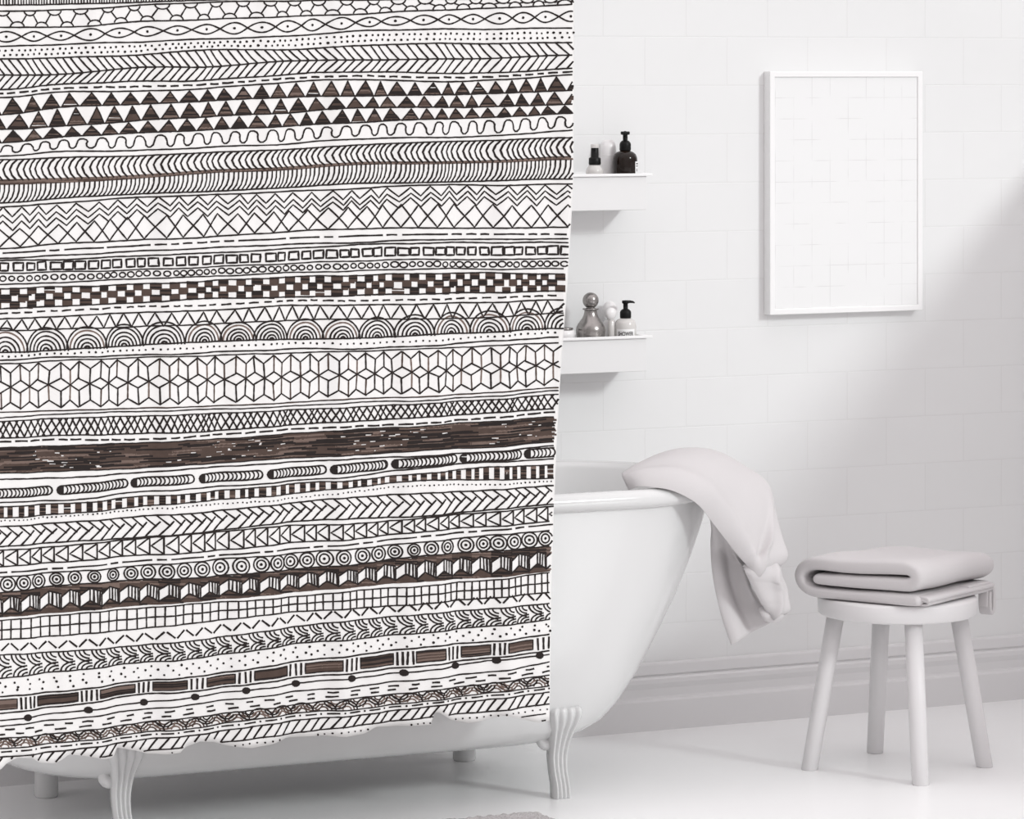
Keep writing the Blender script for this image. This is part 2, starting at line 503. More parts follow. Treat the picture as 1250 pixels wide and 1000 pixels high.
# above the frame: repeats of the same kinds of band
for d in (-22,-40,-64,-80,-104,-122,-140): line(sh(L0, d))
dashes(sh(L0,-31)); dots(sh(L0,-72), 7); dashes(sh(L0,-113), 14, 7)
for x in grid_x(22,20): fill_poly([(x, L0(x)-62), (x+10, L0(x)-42), (x-10, L0(x)-42)])
for x in grid_x(16,15): arc(x, L0(x)-82, 8, 0, PI); arc(x, L0(x)-124, 7, 0, PI)
for x in grid_x(3.4,3.4): stroke([(x, L0(x)-19), (x+R(-.5,.5), L0(x)-1)], 1.6)
line(L0); line(L1)
xs = grid_x(32,31)
for a, b in zip(xs[:-1], xs[1:]):
    c = (a+b)/2; h = L2(a)-L1(a)
    arc(a, L2(a), 8, 0.15, PI-0.15, 1.8, sy=.8); arc(c, L1(c), 8, PI+.15, 2*PI-.15, 1.8, sy=.75)
    stroke([(a+5, L2(a)-5), (c-5, L1(c)+5.5)], 1.8)
    stroke([(b-5, L2(b)-5), (c+5, L1(c)+5.5)], 1.8)
line(L2); line(L3)
e = mid(L2, L3, .5); xs = grid_x(37,29, jit=.1)
for k, (a, b) in enumerate(zip(xs[:-1], xs[1:])):
    n = 12; am = R(5.2,7.2)
    for s in (1, -1):
        stroke([(a+(b-a)*i/n, e(a+(b-a)*i/n) + s*am*math.sin(PI*i/n)) for i in range(n+1)], 1.9)
    dot((a+b)/2, e((a+b)/2), 1.7)
L4 = LN(A0,[258,250,240,217,217,200,190,190,185]); L5 = LN(A0,[328,322,294,292,266,262,258,254,240])
L6 = LN(A0,[390,366,355,350,325,313,318,318,300]); L7 = LN(A0,[425,400,398,385,359,346,355,350,328])
dots(mid(L3,L4,.32), 7.6, 1.5); dots(mid(L3,L4,.68), 7.6, 1.5)
line(L4); line(L5); line(L6); line(L7)
for x in grid_x(9.5,12): stroke([(x, L4(x)), (x+8, (L4(x+8)+L5(x+8))/2+1), (x+15, L5(x+15))], 2.0); stroke([(x+15, L5(x+15)), (x, L6(x))], 2.0)
dashes(mid(L6,L7,.52), 10, 6, 2.3)
L8 = LN(A0,[500,465,455,440,424,418,414,408,395]); L9 = LN(A0,[564,548,526,508,492,470,468,465,455]); L10 = LN(A0,[622,595,580,566,550,534,520,512,495])
for T, B, p0, p1, ph in ((L7,L8,24,19,0),(L8,L9,24,19,11),(L9,L10,24,18,3)):
    line(B, 1.8)
    xs = grid_x(p0,p1,XL+ph, jit=.12)
    for a, b in zip(xs[:-1], xs[1:]):
        c = (a+b)/2 + R(-1,1); tri = [(c, T(c)+2), (b-.8, B(b)), (a+.8, B(a))]
        fill_poly(tri, (BRN,BRN,BRN,INK,INK,LGT), gap=.015); stroke(tri, 1.7, INK, True)
L11 = LN(A0,[680,660,657,642,628,606,600,593,570]); L12 = LN(A0,[697,686,680,665,652,633,620,612,600])
line(L11); line(L12, 1.8)
pts = []; xs = grid_x(24.5,21, jit=.1)
for a, b in zip(xs[:-1], xs[1:]):
    w = b-a; T = lambda x: L10(x)+4; B = lambda x: L11(x)-3.5
    for u, v in ((0,.5),(.02,.8),(.12,.98),(.25,.98),(.38,.8),(.44,.45),(.5,.15),(.6,.0),(.78,.0),(.92,.12),(.98,.3)):
        x = a + (u-.45)*w; pts.append((x, T(x)*(1-v)+B(x)*v))
stroke(pts, 2.0)
T13 = LN(A0,[782,775,764,742,728,708,705,700,682]); B13 = LN(A0,[806,796,779,755,742,718,715,709,697])
L14 = LN(A0,[885,862,846,835,818,800,796,788,780]); L15 = LN(A0,[903,882,861,850,835,823,806,808,803])
for x in grid_x(8.2,7):
    h = T13(x)-L12(x)
    stroke([(x+9, L12(x+9)), (x+3.5, L12(x)+h*.22), (x+.5, L12(x)+h*.5), (x+3, L12(x)+h*.8), (x+8, T13(x+8)+1)], 2.3)
for k in range(5):
    f = mid(T13, B13, (k+.5)/5)
    x = XL
    while x < XR:
        l = R(15,60); stroke([(x, f(x)), (x+l/2, f(x+l/2)), (x+l, f(x+l))], 1.6, random.choice((BRN,BRN,LGT,LGT)), step=6); x += l
for x in grid_x(5.9,5.2):
    h = L14(x)-B13(x)
    stroke([(x+5.5, B13(x+5.5)), (x+5.2, B13(x)+h*.35), (x+3, B13(x)+h*.7), (x-2, L14(x-2))], 1.9)
line(L14); line(L15)
L16 = LN(C0,[298,275,262,248,225,212,208,210,205])
Z = [(LN(C0,[120,104,78,66,58,42,28,24,22]), 11), (LN(C0,[150,132,104,92,84,68,52,48,46]), 11), (LN(C0,[180,158,128,118,108,90,76,72,70]), 11)]
xz = grid_x(11.8,11.8, jit=.14)
for f, amp in Z: zig(f, sh(f, amp), xz, 1.9)
dt = LN(C0,[215,188,158,150,136,115,106,108,108])
xd = grid_x(22.5,22.5, jit=.12)
zig(dt, sh(L16,-1), xd, 2.0); zig(dt, sh(L16,-1), xd, 2.0, 1)
line(L16)
L17 = LN(C0,[318,302,286,270,254,244,236,236,236]); L18 = LN(C0,[340,326,310,296,280,272,260,258,256]); L19 = LN(C0,[350,345,330,318,300,282,274,272,272])
x = XL
while x < XR:
    if R(0,1) < .4: l = R(28,60)
    else: l = R(8,13)
    stroke([(x, L17(x)), (x+l*.5, L17(x+l*.5)+R(-.5,.5)), (x+l, L17(x+l))], 2.1, step=6); x += l + R(5,7)
line(L18); line(L19)
L20 = LN(C0,[405,399,391,379,364,352,345,347,340]); L21 = LN(C0,[455,444,430,420,404,396,386,388,386]); L22 = LN(C0,[472,464,454,440,423,415,407,405,410])
c = mid(L19, L20, .5)
for x in grid_x(15.5,14.5, jit=.1):
    w = R(9.5,12.5); h = R(8.5,10)*.5
    stroke([(x, c(x)-h), (x+w, c(x+w)-h+R(-.8,.8)), (x+w+R(-.8,.8), c(x+w)+h), (x+R(-.8,.8), c(x)+h)], 2.5, INK, True)
line(L20, 1.7); line(L21, 1.7); line(L22, 1.7)
c = mid(L20, L21, .5)
for x in grid_x(10.2,10, jit=.1): arc(x, c(x)+R(-.5,.5), R(3.4,4.4), 0, 2*PI, 1.9, sy=.8, n=10)
L23 = LN(C0,[560,547,535,516,511,502,495,490,484])
xs = grid_x(11.5,8.6, jit=.15)
for row in range(3):
    T = mid(L22, L23, row/3); B = mid(L22, L23, (row+1)/3)
    for k, (a, b) in enumerate(zip(xs[:-1], xs[1:])):
        if (k + row) % 2: fill_poly([(a-.6, T(a)-.3), (b+.6, T(b)-.3), (b+.6, B(b)+.3), (a-.6, B(a)+.3)], (BRN,BRN,INK), gap=.01)
line(L23)
L24 = LN(C0,[581,567,552,546,526,525,520,512,502]); L25 = LN(C0,[605,592,577,568,547,545,539,532,522]); L26 = LN(C0,[656,648,639,628,612,605,605,598,578])
dashes(L24, 9, 6.5); line(L25)
zig(sh(L25,1), L26, grid_x(9,9.2, jit=.15), 2.0); line(L26, 1.7)
L27 = LN(C0,[752,738,720,704,694,690,674,662,645]); L28 = LN(C0,[768,755,741,728,712,712,700,682,662]); L29 = LN(C0,[783,771,764,752,737,735,722,702,684])
ac = [-200+ (50*k) for k in range(4)] + [5.5,57.4,105.8,152.6,200,249,291,330,374,417,460.6,505.4,551.6,598,644,690]
for i, x in enumerate(ac):
    nxt = ac[i+1]-x if i+1 < len(ac) else 46; prv = x-ac[i-1] if i else 50
    r0 = (nxt+prv)/4*1.03
    y = L27(x)
    # cover ground inside the arch stays cloth; rings only
    for q, fr in enumerate((1.0,.83,.63,.45,.27)):
        arc(x, y+ (L27(x+5)-L27(x))*0, r0*fr, 0, PI, 2.0, INK if q != 1 or R(0,1) < .5 else LGT, sy=1.08, n=18)
    arc(x, y, r0*.12, 0, PI, 2.4)
line(L27); dots(L28, 8.2, 1.4); line(L29)
L30 = LN(C0,[800,785,774,765,754,746,735,722,708]); L31 = LN(E0,[190,182,174,164,150,132,122,104,82]); L32 = LN(E0,[214,196,188,178,166,148,138,120,96])
line(L30, 1.7); line(L31, 1.6, LGT); line(L31, 1.2); line(L32, 1.6)
xs = grid_x(24.5,21.5, jit=.08)
def rp(a, t): return (a + R(-.9,.9), L30(a) + 2 + (L31(a) - L30(a) - 5) * t + R(-.7,.7))
for a, b in zip(xs[:-1], xs[1:]):
    c = (a+b)/2
    A_, B_, A2 = rp(a,0), rp(c,.17), rp(b,0)
    T1, LM, T2 = rp(a,.36), rp(c,.49), rp(b,.36)
    U1, U2 = rp(a,.62), rp(b,.62)
    D1, E1, D2 = rp(a,.98), rp(c,.84), rp(b,.98)
    stroke([A_, B_, A2], 1.9); stroke([A_, T1], 1.9, random.choice((INK,BRN))); stroke([B_, LM], 1.9, random.choice((INK,BRN,LGT)))
    stroke([T1, LM, T2], 1.9); stroke([U1, LM, U2], 1.9)
    stroke([U1, D1], 1.9, random.choice((INK,BRN))); stroke([LM, E1], 1.9, random.choice((INK,BRN,LGT))); stroke([D1, E1, D2], 1.9)
L33 = LN(E0,[230,215,208,197,182,168,152,135,112]); L34 = LN(E0,[302,291,285,274,248,230,212,193,174])
line(L33, 1.6); line(L34, 1.8)
for x in grid_x(8.2,8.2, jit=.16):
    stroke([(x, L33(x)), (x+11, L34(x+11))], 2.0); stroke([(x+11+R(-2,2), L33(x+11)), (x+R(-1.5,1.5), L34(x))], 2.0)
dashes(LN(E0,[318,309,311,292,267,252,237,214,188]), 13, 5, 2.2)
L35 = LN(E0,[345,335,325,310,286,266,250,230,210]); L36 = LN(E0,[456,446,435,415,392,378,356,342,318])
NB = 19
for k in range(NB):
    f = mid(L35, L36, (k+.5)/NB); x = XL
    while x < XR:
        l = R(10,44)
        stroke([(x, f(x)+R(-.3,.3)), (x+l*.5, f(x+l*.5)), (x+l, f(x+l)+R(-.3,.3))], 2.15, random.choice((BRN,BRN,BRN,INK,INK,LGT)), step=6)
        x += l + (R(1.5,9) if R(0,1) < .3*(.6+.8*math.sin(x/31)+.3*math.sin(x/9)) and 1 < k < NB-2 else -.6)
line(L35, 1.6); line(L36, 1.6)
line(LN(E0,[482,475,455,432,410,394,380,362,335]))
SC = LN(E0,[544,527,498,477,455,432,406,383,364])
sa = [(-230,-155),(-148,-82),(-75,64.5),(70,157),(161,236.5),(242.5,319.5),(325,399),(403.5,474.6),(479.5,559.5),(563.5,637),(641,720)]
for a, b in sa:
    r = 5.3
    top = [(a+r*(1-math.cos(t)), SC(a)-r*math.sin(t)) for t in (0,.6,1.2,PI/2)]
    pts = top + [(x, SC(x)-r) for x in [a+r+(b-a-2*r)*k/8 for k in range(1,9)]] + [(b-r+r*math.sin(t), SC(b)-r*math.cos(t)) for t in (.5,1,PI/2,2.1,2.6,PI)]
    pts += [(x, SC(x)+r) for x in [b-r-(b-a-2*r)*k/8 for k in range(1,9)]] + [(a+r-r*math.sin(t), SC(a)+r*math.cos(t)) for t in (.5,1)]
    stroke(pts, 2.0, INK, True)
    fill_poly([(a+1,SC(a)-3), (a+5,SC(a)-4.5), (a+7,SC(a)-4.5), (a+7,SC(a)+4.5), (a+4,SC(a)+4.5), (a+1,SC(a)+2)], (INK,))
    x = a + 10
    while x < b - 4:
        arc(x-3, SC(x), r, -1.2, 1.2, 1.8, n=6); x += R(4.2,5.4)
L38 = LN(E0,[582,573,540,519,493,469,431,408,395]); line(L38, 1.8)
L39 = LN(E0,[600,588,561,539,506,486,456,430,420]); L40 = LN(E0,[650,632,604,577,549,517,487,486,478])
line(L39, 1.6); line(L40, 1.6)
xs = grid_x(6.8,5.4, jit=.2)
for k, (a, b) in enumerate(zip(xs[:-1], xs[1:])):
    if k % 2: fill_poly([(a, L39(a)), (b, L39(b)), (b, L40(b)), (a, L40(a))], (BRN,INK,INK,BRN,LGT), gap=.01)
dots(LN(E0,[663,642,618,595,570,536,508,506,490]), 5.4, 1.05)
L41 = LN(E0,[688,670,647,625,589,561,543,530,508]); L42 = LN(E0,[775,754,738,712,671,654,643,615,590])
line(L41, 1.9); line(L42, 1.9)
xs = grid_x(14.5,12.5, jit=.1)
for a, b in zip(xs[:-1], xs[1:]):
    m_ = mid(L41, L42, .45)
    stroke([(a, L41(a)), (a+15, m_(a+15)+2)], 2.0)
    stroke([(a+19, m_(a+19)-3.5), (a+2, L42(a+2))], 2.2)
L43 = LN(E0,[792,771,743,716,686,677,650,625,600]); L44 = LN(E0,[862,841,816,798,763,743,709,688,665])
line(L43, 1.8); line(L44, 1.8)
xs = grid_x(17,14, jit=.1)
for a, b in zip(xs[:-1], xs[1:]):
    m_ = mid(L43, L44, .5)
    stroke([(a, L43(a)+1), (a, L44(a)-1)], 2.0)
    stroke([(b-1, L43(b)+1), (a+2, m_(a)+R(-.5,.5)), (b-1, L44(b)-1)], 2.0)
L45 = LN(E0,[888,868,841,820,790,765,730,705,678])
x = XL
while x < XR:
    l = R(34,48); stroke([(x, L45(x)), (x+l/2, L45(x+l/2)), (x+l, L45(x+l))], 2.0, step=6); x += l+6
    l = R(9,12); stroke([(x, L45(x)), (x+l, L45(x+l))], 2.2); x += l+6
L46 = LN(G0,[49,28,5,-20,-48,-72,-102,-130,-154]); L47 = LN(G0,[118,86,66,52,22,-3,-42,-60,-86]); L48 = LN(G0,[222,200,175,152,120,93,67,50,22])
line(L46, 1.7); line(L47, 1.8)
c = mid(L46, L47, .5)
for x in [-229,-207,-186,-164,-142,-120,-98,-76,-54,-32,-12,8.4,28,47.6,69.4,91,114,138.6,161,182,203,224,246.4,270,294,318,338,356,376,397,418.6,442.4,462.6,483,504,525,546,570,591,608,627,647,667,688]:
    r = (L47(x)-L46(x))/2*R(.9,1.0)
    for fr in (1,.58): arc(x, c(x), r*fr, 0, 2*PI, 2.0, sy=R(.95,1.05), n=18)
    dot(x, c(x), 1.9)
xs = grid_x(24,23, jit=.08)
for a, b in zip(xs[:-1], xs[1:]):
    T = mid(L47, L48, 0.02); B = mid(L47, L48, 1.0); h = L48(a)-L47(a)
    c1 = a + (b-a)*.45
    p1, p2, p3 = (a, T(a)+h*.42), (c1, T(c1)+h*.16), (b, T(b)+h*.30)
    q1, q2, q3 = (a, B(a)-h*.08), (c1, B(c1)-h*.34), (b, B(b)-h*.1)
    fill_poly([(a, T(a)), (c1, T(c1)), (b, T(b)), p3, p2, p1], gap=.012)
    fill_poly([q1, q2, q3, (b, B(b)), (c1, B(c1)), (a, B(a))], gap=.012)
    stroke([p1, p2, p3], 2.0); stroke([q1, q2, q3], 2.0); stroke([p1, q1], 1.9); stroke([p2, q2], 1.9)
    for u in (.3,.6,.85):
        xx = c1 + (b-c1)*u
        stroke([(xx, p2[1]+(p3[1]-p2[1])*u), (xx+R(-1,1), q2[1]+(q3[1]-q2[1])*u)], R(1.6,2.6))
line(L48, 2.2, BRN)
L49 = LN(G0,[240,214,190,165,143,112,90,64,30]); L50 = LN(G0,[324,304,279,246,208,189,167,142,118])
line(L49, 1.7); line(mid(L49, L50, .5), 1.9); line(L50, 1.8)
for x in grid_x(12.4,8.4, jit=.1): stroke([(x, L49(x)), (x+R(-.5,.5), L50(x))], 1.9)
c = LN(G0,[356,344,318,285,240,207,178,152,132])
xs = grid_x(12,10.3, jit=.1)
for k, (a, b) in enumerate(zip(xs[:-1], xs[1:])):
    s = 1 if k % 2 else -1
    stroke([(a+1.5, c(a)-4*s), (b-1.5, c(b)+4*s)], 2.3)
L51 = LN(G0,[390,375,352,322,275,240,213,190,165]); L52 = LN(G0,[490,460,428,400,350,322,293,266,235])
line(L51, 1.7); line(L52, 1.8)
xs = grid_x(20,17, jit=.08)
m_ = mid(L51, L52, .5)
for a, b in zip(xs[:-1], xs[1:]):
    w = b-a
    for k in range(3):
        r_ = w*(.36 + .27*k)
        # upper fan hanging from the top line, lower fan rising from the bottom line
        stroke([(a + w*.62 - r_*math.cos(t) + w*.35, L51(a) + (m_(a)-L51(a)+1)*(.40+.30*k)*math.sin(t)) for t in (0.0,.3,.6,.9,1.2,1.5)], 2.0)
        stroke([(a + w*1.12 - r_*math.cos(t), L52(a + w*.8) - (L52(a)-m_(a))*(.34+.30*k)*math.sin(t)) for t in (0.0,.3,.6,.9,1.2,1.5)], 2.0)
L53 = LN(G0,[571,547,508,480,428,393,356,333,299]); L54 = LN(G0,[643,612,568,543,498,469,437,404,370])
for t, ph in ((.25,0),(.5,5),(.75,2)):
    dots(mid(L52, L53, t), 16.5, 1.5, XL+ph, 1.5)
line(L53, 2.0); line(L54, 2.0)
rects = [(-230,-185),(-155,-108),(-78,-42),(-20,20),(46.2,95.2),(121,165.8),(188,228),(252,287),(310.2,351.4),(373.8,417.2),(440.2,481.6),(506.8,543.2),(565,599.8),(619.4,651)]
T = mid(L53, L54, .2); B = mid(L53, L54, .8)
for i, (a, b) in enumerate(rects):
    nx = rects[i+1][0] if i+1 < len(rects) else b+34
    pts = [(a+(b-a)*k/6, T(a+(b-a)*k/6)) for k in range(7)] + [(b-(b-a)*k/6, B(b-(b-a)*k/6)) for k in range(7)]
    # fill along the slope
    for k in range(8):
        f = mid(T, B, (k+.5)/8)
        stroke([(a, f(a)), ((a+b)/2, f((a+b)/2)), (b, f(b))], 2.0, random.choice((BRN,BRN,INK,LGT)), step=6)
    stroke(pts, 1.6, INK, True)
    n = 4 if nx-b > 24 else 3
    for k in range(n):
        xx = b + (nx-b)*(k+.75)/(n+.5); stroke([(xx, T(xx)-1), (xx+R(-.8,.8), B(xx)+1)], 2.6)
L55 = LN(G0,[674,641,604,567,524,491,459,417,387]); L56 = LN(G0,[699,670,634,599,558,529,496,465,418])
line(L55, 1.8); line(L56, 1.8)
for x in (-190,-115,-40,33,107.2,177,237.4,299.6,362.6,428.4,492.8,557,606,659.4):
    for s in (1,.6,.2): arc(x, L55(x), 4.4*s, 0, 2*PI, 2.0, sy=.75, n=10)
L57 = LN(G0,[754,729,691,656,615,580,549,515,475])
dashes(mid(L56, L57, .33), 10, 15, 2.2); dashes(mid(L56, L57, .68), 11, 15, 2.2, XL+12)
line(L57, 1.7)
L58 = LN(G0,[797,772,735,702,652,628,593,557,523]); L59 = LN(G0,[835,807,766,733,683,656,618,585,550])
line(L58, 1.7)
xs = grid_x(26,26, jit=.06)
for a, b in zip(xs[:-1], xs[1:]):
    c = (a+b)/2
    for fr in (.52,.36,.2):
        arc(a, L58(a)-1, (b-a)*fr, .1, PI-.1, 1.8, INK if fr > .4 else random.choice((BRN,LGT)), sy=.8, n=10)
        arc(c, L57(c)+1, (b-a)*fr*.9, PI+.1, 2*PI-.1, 1.8, random.choice((INK,BRN,LGT)), sy=.75, n=10)
c = mid(L58, L59, .42); x = XL
while x < XR:
    stroke([(x, c(x)), (x+13, c(x+13))], 2.0); dot(x+19, c(x+19), 1.3); x += 25*R(.95,1.05)
line(L59, 1.8)
L60 = LN(G0,[888,852,816,782,738,701,664,637,602]); L61 = LN(G0,[930,884,850,820,780,745,712,678,643])
line(L60, 1.8); line(L61, 1.6)
for x in grid_x(13,11.5): stroke([(x, L60(x)), (x+11, L59(x+11))], 2.2)
dots(mid(L60, L61, .5), 8.5, 1.2)
L62 = sh(L61, 8); line(L62, 1.6)
for x in grid_x(7,7): stroke([(x, L62(x)), (x+5, L62(x)+8)], 2.0)

curtain = cur.build('shower_curtain', [M['cloth'], M['ink'], M['ink_brown'], M['ink_light']], None, smooth=True, recalc=False)
tag(curtain, 'white shower curtain printed with dark hand-drawn tribal bands and a ragged wavy hem', 'shower curtain')

# rod from which the curtain hangs (above the frame), bent back to the wall at both ends
mb = MB()
RZ = 1.762
pts = [(1.55, WY, RZ), (1.55, 6.90, RZ)] + [(1.67-0.12*math.cos(t), 6.88-0.107*math.sin(t), RZ) for t in (0.3,0.7,1.1,1.4)] + [(1.75, 6.773, RZ), (3.55, 6.773, RZ)] + \
      [(3.60+0.12*math.sin(t), 6.88-0.107*math.cos(t), RZ) for t in (0.2,0.5,0.9,1.3)] + [(3.72, 6.92, RZ), (3.72, WY, RZ)]
tube(mb, pts, 0.0115, 14)
rod = tag(mb.build('curtain_rod', M['chrome'], None, smooth=True), 'round metal rod above the patterned shower curtain', 'curtain rod')

# ------------------------------------------------------------------ framed panel
FY = WY - 0.029
a = at(940, 86.5, FY); b = at(1126.6, 86.5, FY); lo = at(940, 384.8, FY)
fx0, fx1, fz0, fz1 = a.x, b.x, lo.z, 1.5
fr = tag(empty('framed_panel', ((fx0+fx1)/2, WY, fz0)), 'white framed pale panel with a faint square grid on the tiled wall', 'picture')
def frame_ring(mb, x0, x1, z0, z1, w, y0, y1):
    box(mb, x0, x1, y0, y1, z0, z0+w); box(mb, x0, x1, y0, y1, z1-w, z1)
    box(mb, x0, x0+w, y0, y1, z0+w, z1-w); box(mb, x1-w, x1, y0, y1, z0+w, z1-w)
ox, oz = (fx0+fx1)/2, fz0
mb = MB(); w = 0.0135
o_ = [(fx0-ox, 0), (fx1-ox, 0), (fx1-ox, fz1-oz), (fx0-ox, fz1-oz)]
i_ = [(fx0-ox+w, w), (fx1-ox-w, w), (fx1-ox-w, fz1-oz-w), (fx0-ox+w, fz1-oz-w)]
vs = [(x, y, z) for y in (FY-WY, 0.0) for (x, z) in o_] + [(x, y, z) for y in (FY-WY, 0.0) for (x, z) in i_]
fs = []
for k in range(4):
    l = (k+1) % 4
    fs += [(k, l, 8+l, 8+k), (4+k, 4+l, 12+l, 12+k), (k, l, 4+l, 4+k), (8+k, 8+l, 12+l, 12+k)]
mb.add(vs, fs); bevel(mb.build('frame', M['frame'], fr), 0.0018, 2)
mb = MB(); box(mb, fx0-ox+w, fx1-ox-w, FY-WY+0.0035, -0.002, w, fz1-oz-w); mb.build('panel', M['grid'], fr)

# ------------------------------------------------------------------ wall shelves
SYF = WY - 0.12
def shelf(ztop, zbot, label):
    x1 = 3.946; x0 = 3.30; xc = (x0+x1)/2
    t = tag(empty('wall_shelf', (xc, WY, zbot)), label, 'shelf', 'white shelves beside the curtain')
    H = ztop - zbot; hx = (x1-x0)/2
    mb = MB(); b = 0.012
    # tray: outer box open at the top, with wall thickness
    D = -(WY - SYF)
    o = [(-hx+b, D+0.006), (hx-b, D+0.006), (hx-b, 0), (-hx+b, 0)]
    i = [(-hx+b+0.006, D+0.012), (hx-b-0.006, D+0.012), (hx-b-0.006, -0.006), (-hx+b+0.006, -0.006)]
    vs = [(x,y,0) for x,y in o] + [(x,y,H-0.006) for x,y in o] + [(x,y,H-0.006) for x,y in i] + [(x,y,H-0.022) for x,y in i]
    fs = [(0,3,2,1)] + [(k,(k+1)%4,4+(k+1)%4,4+k) for k in range(4)] + [(4+k,4+(k+1)%4,8+(k+1)%4,8+k) for k in range(4)] + [(8+k,8+(k+1)%4,12+(k+1)%4,12+k) for k in range(4)] + [(12,13,14,15)]
    mb.add(vs, fs); bevel(mb.build('shelf_tray', M['shelf'], t), 0.0015, 2)
    mb = MB()
    o = [(-hx, D), (hx, D), (hx, 0), (-hx, 0)]
    i = [(-hx+b+0.006, D+0.012), (hx-b-0.006, D+0.012), (hx-b-0.006, -0.006), (-hx+b+0.006, -0.006)]
    vs = [(x,y,z) for z in (H-0.006, H) for x,y in o] + [(x,y,z) for z in (H-0.006, H) for x,y in i]
    fs = []
    for k in range(4):
        l = (k+1) % 4
        fs += [(k,l,4+l,4+k), (8+k,8+l,12+l,12+k), (k,l,8+l,8+k), (4+k,4+l,12+l,12+k)]
    mb.add(vs, fs); bevel(mb.build('shelf_lip', M['frame'], t), 0.001, 2)
    return ztop - 0.022
z1 = shelf(1.271, 1.189, 'upper white wall shelf holding a dark pump bottle and a spray bottle')
z2 = shelf(0.9075, 0.827, 'lower white wall shelf holding a silver bottle and a pump bottle')

def px_per_m(px, Y):
    t = (px - CX)/F; return F*(CY - SY*t)/Y
def base(px, Y, z):
    q = at(px, 300, Y); return (q.x, Y, z)
def zof(py, px, Y): return at(px, py, Y).z

# --- upper shelf
Y1 = 7.545
def pump(mb, z0, rc, hc, hs, rhead, nz, ang, mat=0):
    """collar, stem and nozzle head from z0 up"""
    lathe(mb, [(0,z0),(rc*.92,z0),(rc,z0+hc*.08),(rc,z0+hc*.62),(rc*.9,z0+hc*.8),(rc*.62,z0+hc*.97),(rc*.42,z0+hc),(rc*.42,z0+hc+hs*.62),(rhead*.95,z0+hc+hs*.66),(rhead,z0+hc+hs*.75),(rhead,z0+hc+hs*.95),(rhead*.9,z0+hc+hs),(0,z0+hc+hs)], 28, mat)
    if nz > 0:
        d = (math.cos(ang), math.sin(ang)); zz = z0+hc+hs*.84
        tube(mb, [(0,0,zz),(d[0]*nz*.6,d[1]*nz*.6,zz),(d[0]*nz*.85,d[1]*nz*.85,zz-hs*.05),(d[0]*nz,d[1]*nz,zz-hs*.2)], [rhead*.45,rhead*.42,rhead*.36,rhead*.3], 10, mat)

t = tag(empty('spray_bottle', base(726, 7.53, z1)), 'small clear spray bottle with black nozzle on the upper shelf', 'bottle')
k = px_per_m(726, 7.53); zz = lambda py: zof(py, 726, 7.53) - z1
r = 10.8/k
mb = MB(); zs = zz(201)
lathe(mb, [(0,0),(r*.92,0),(r,0.003),(r,zs-0.016),(r*.93,zs-0.010),(r*.75,zs-0.004),(r*.55,zs),(r*.5,zs+0.001),(0,zs+0.001)], 36); mb.build('bottle_body', M['frost'], t, True)
mb = MB(); zt = zz(178)
lathe(mb, [(0,zs),(7.2/k,zs),(7.4/k,zs+0.001),(7.4/k,zz(193.5)),(6.5/k,zz(192.5)),(5/k,zz(192)),(4.6/k,zz(180)),(4.3/k,zt),(0,zt)], 32)
tube(mb, [(0,0,zz(183)),(-0.004,-0.009,zz(183))], 0.0022, 10); mb.build('spray_nozzle', M['black'], t, True)
mb = MB(); lathe(mb, [(5.0/k,zz(180.5)),(5.0/k,zz(177)),(4.6/k,zz(176)),(0,zz(176))], 28); mb.build('nozzle_cap', M['frost'], t, True)

t = tag(empty('white_bottle', base(742.5, 7.577, z1)), 'plain white rounded bottle behind the spray bottle on the upper shelf', 'bottle')
k = px_per_m(742.5, 7.577); zz = lambda py: zof(py, 742.5, 7.577) - z1
r = 9.8/k
mb = MB(); lathe(mb, [(0,0),(r*.9,0),(r,0.003),(r,zz(184)),(r*.97,zz(179)),(r*.85,zz(174.5)),(r*.6,zz(171.5)),(r*.3,zz(170.3)),(0,zz(170))], 36); mb.build('bottle_body', M['white_plastic'], t, True)
mb = MB(); lathe(mb, [(r*1.005,zz(190)),(r*1.012,zz(190)),(r*1.012,zz(189)),(r*1.005,zz(189))], 36); mb.build('seam_ring', M['white_plastic'], t, True)

t = tag(empty('pump_bottle', base(763.2, 7.535, z1)), 'dark brown pump bottle with white label on the upper shelf', 'bottle')
k = px_per_m(763.2, 7.535); zz = lambda py: zof(py, 763.2, 7.535) - z1
r = 15.0/k; zs = zz(184)
mb = MB(); lathe(mb, [(0,0),(r*.94,0),(r,0.003),(r,zz(197.5)),(r*.98,zz(193)),(r*.88,zz(188.5)),(r*.7,zz(186)),(r*.46,zz(184.3)),(r*.4,zs),(0,zs)], 44); mb.build('bottle_body', M['amber'], t, True)
mb = MB(); pump(mb, zs, 7.0/k, zz(171.5)-zs, zz(160.5)-zz(171.5), 5.6/k, 0.013, -2.2); mb.build('pump_head', M['black'], t, True)
mb = MB(); vs = []; n = 20; a0, a1 = -1.10-YAW*0, 0.75     # label wraps the right flank
for i in range(n+1):
    a = a0 + (a1-a0)*i/n
    vs += [(r*1.012*math.cos(a), r*1.012*math.sin(a), 0.006), (r*1.012*math.cos(a), r*1.012*math.sin(a), zz(197))]
mb.add(vs, [(2*i,2*i+2,2*i+3,2*i+1) for i in range(n)])
lab = mb.build('label', M['label'], t, True)
mb = MB()
for (py, h, s, e) in ((199.7,1.5,-.98,-.45),(202.6,1.2,-.98,-.62),(206.6,.8,-.98,-.68),(208.4,.8,-.98,-.72)):
    vs = []
    for i in range(9):
        a = s + (e-s)*i/8
        vs += [(r*1.02*math.cos(a), r*1.02*math.sin(a), zz(py+h/2)), (r*1.02*math.cos(a), r*1.02*math.sin(a), zz(py-h/2))]
    mb.add(vs, [(2*i,2*i+2,2*i+3,2*i+1) for i in range(8)])
mb.build('label_print', M['ink'], lab, True)

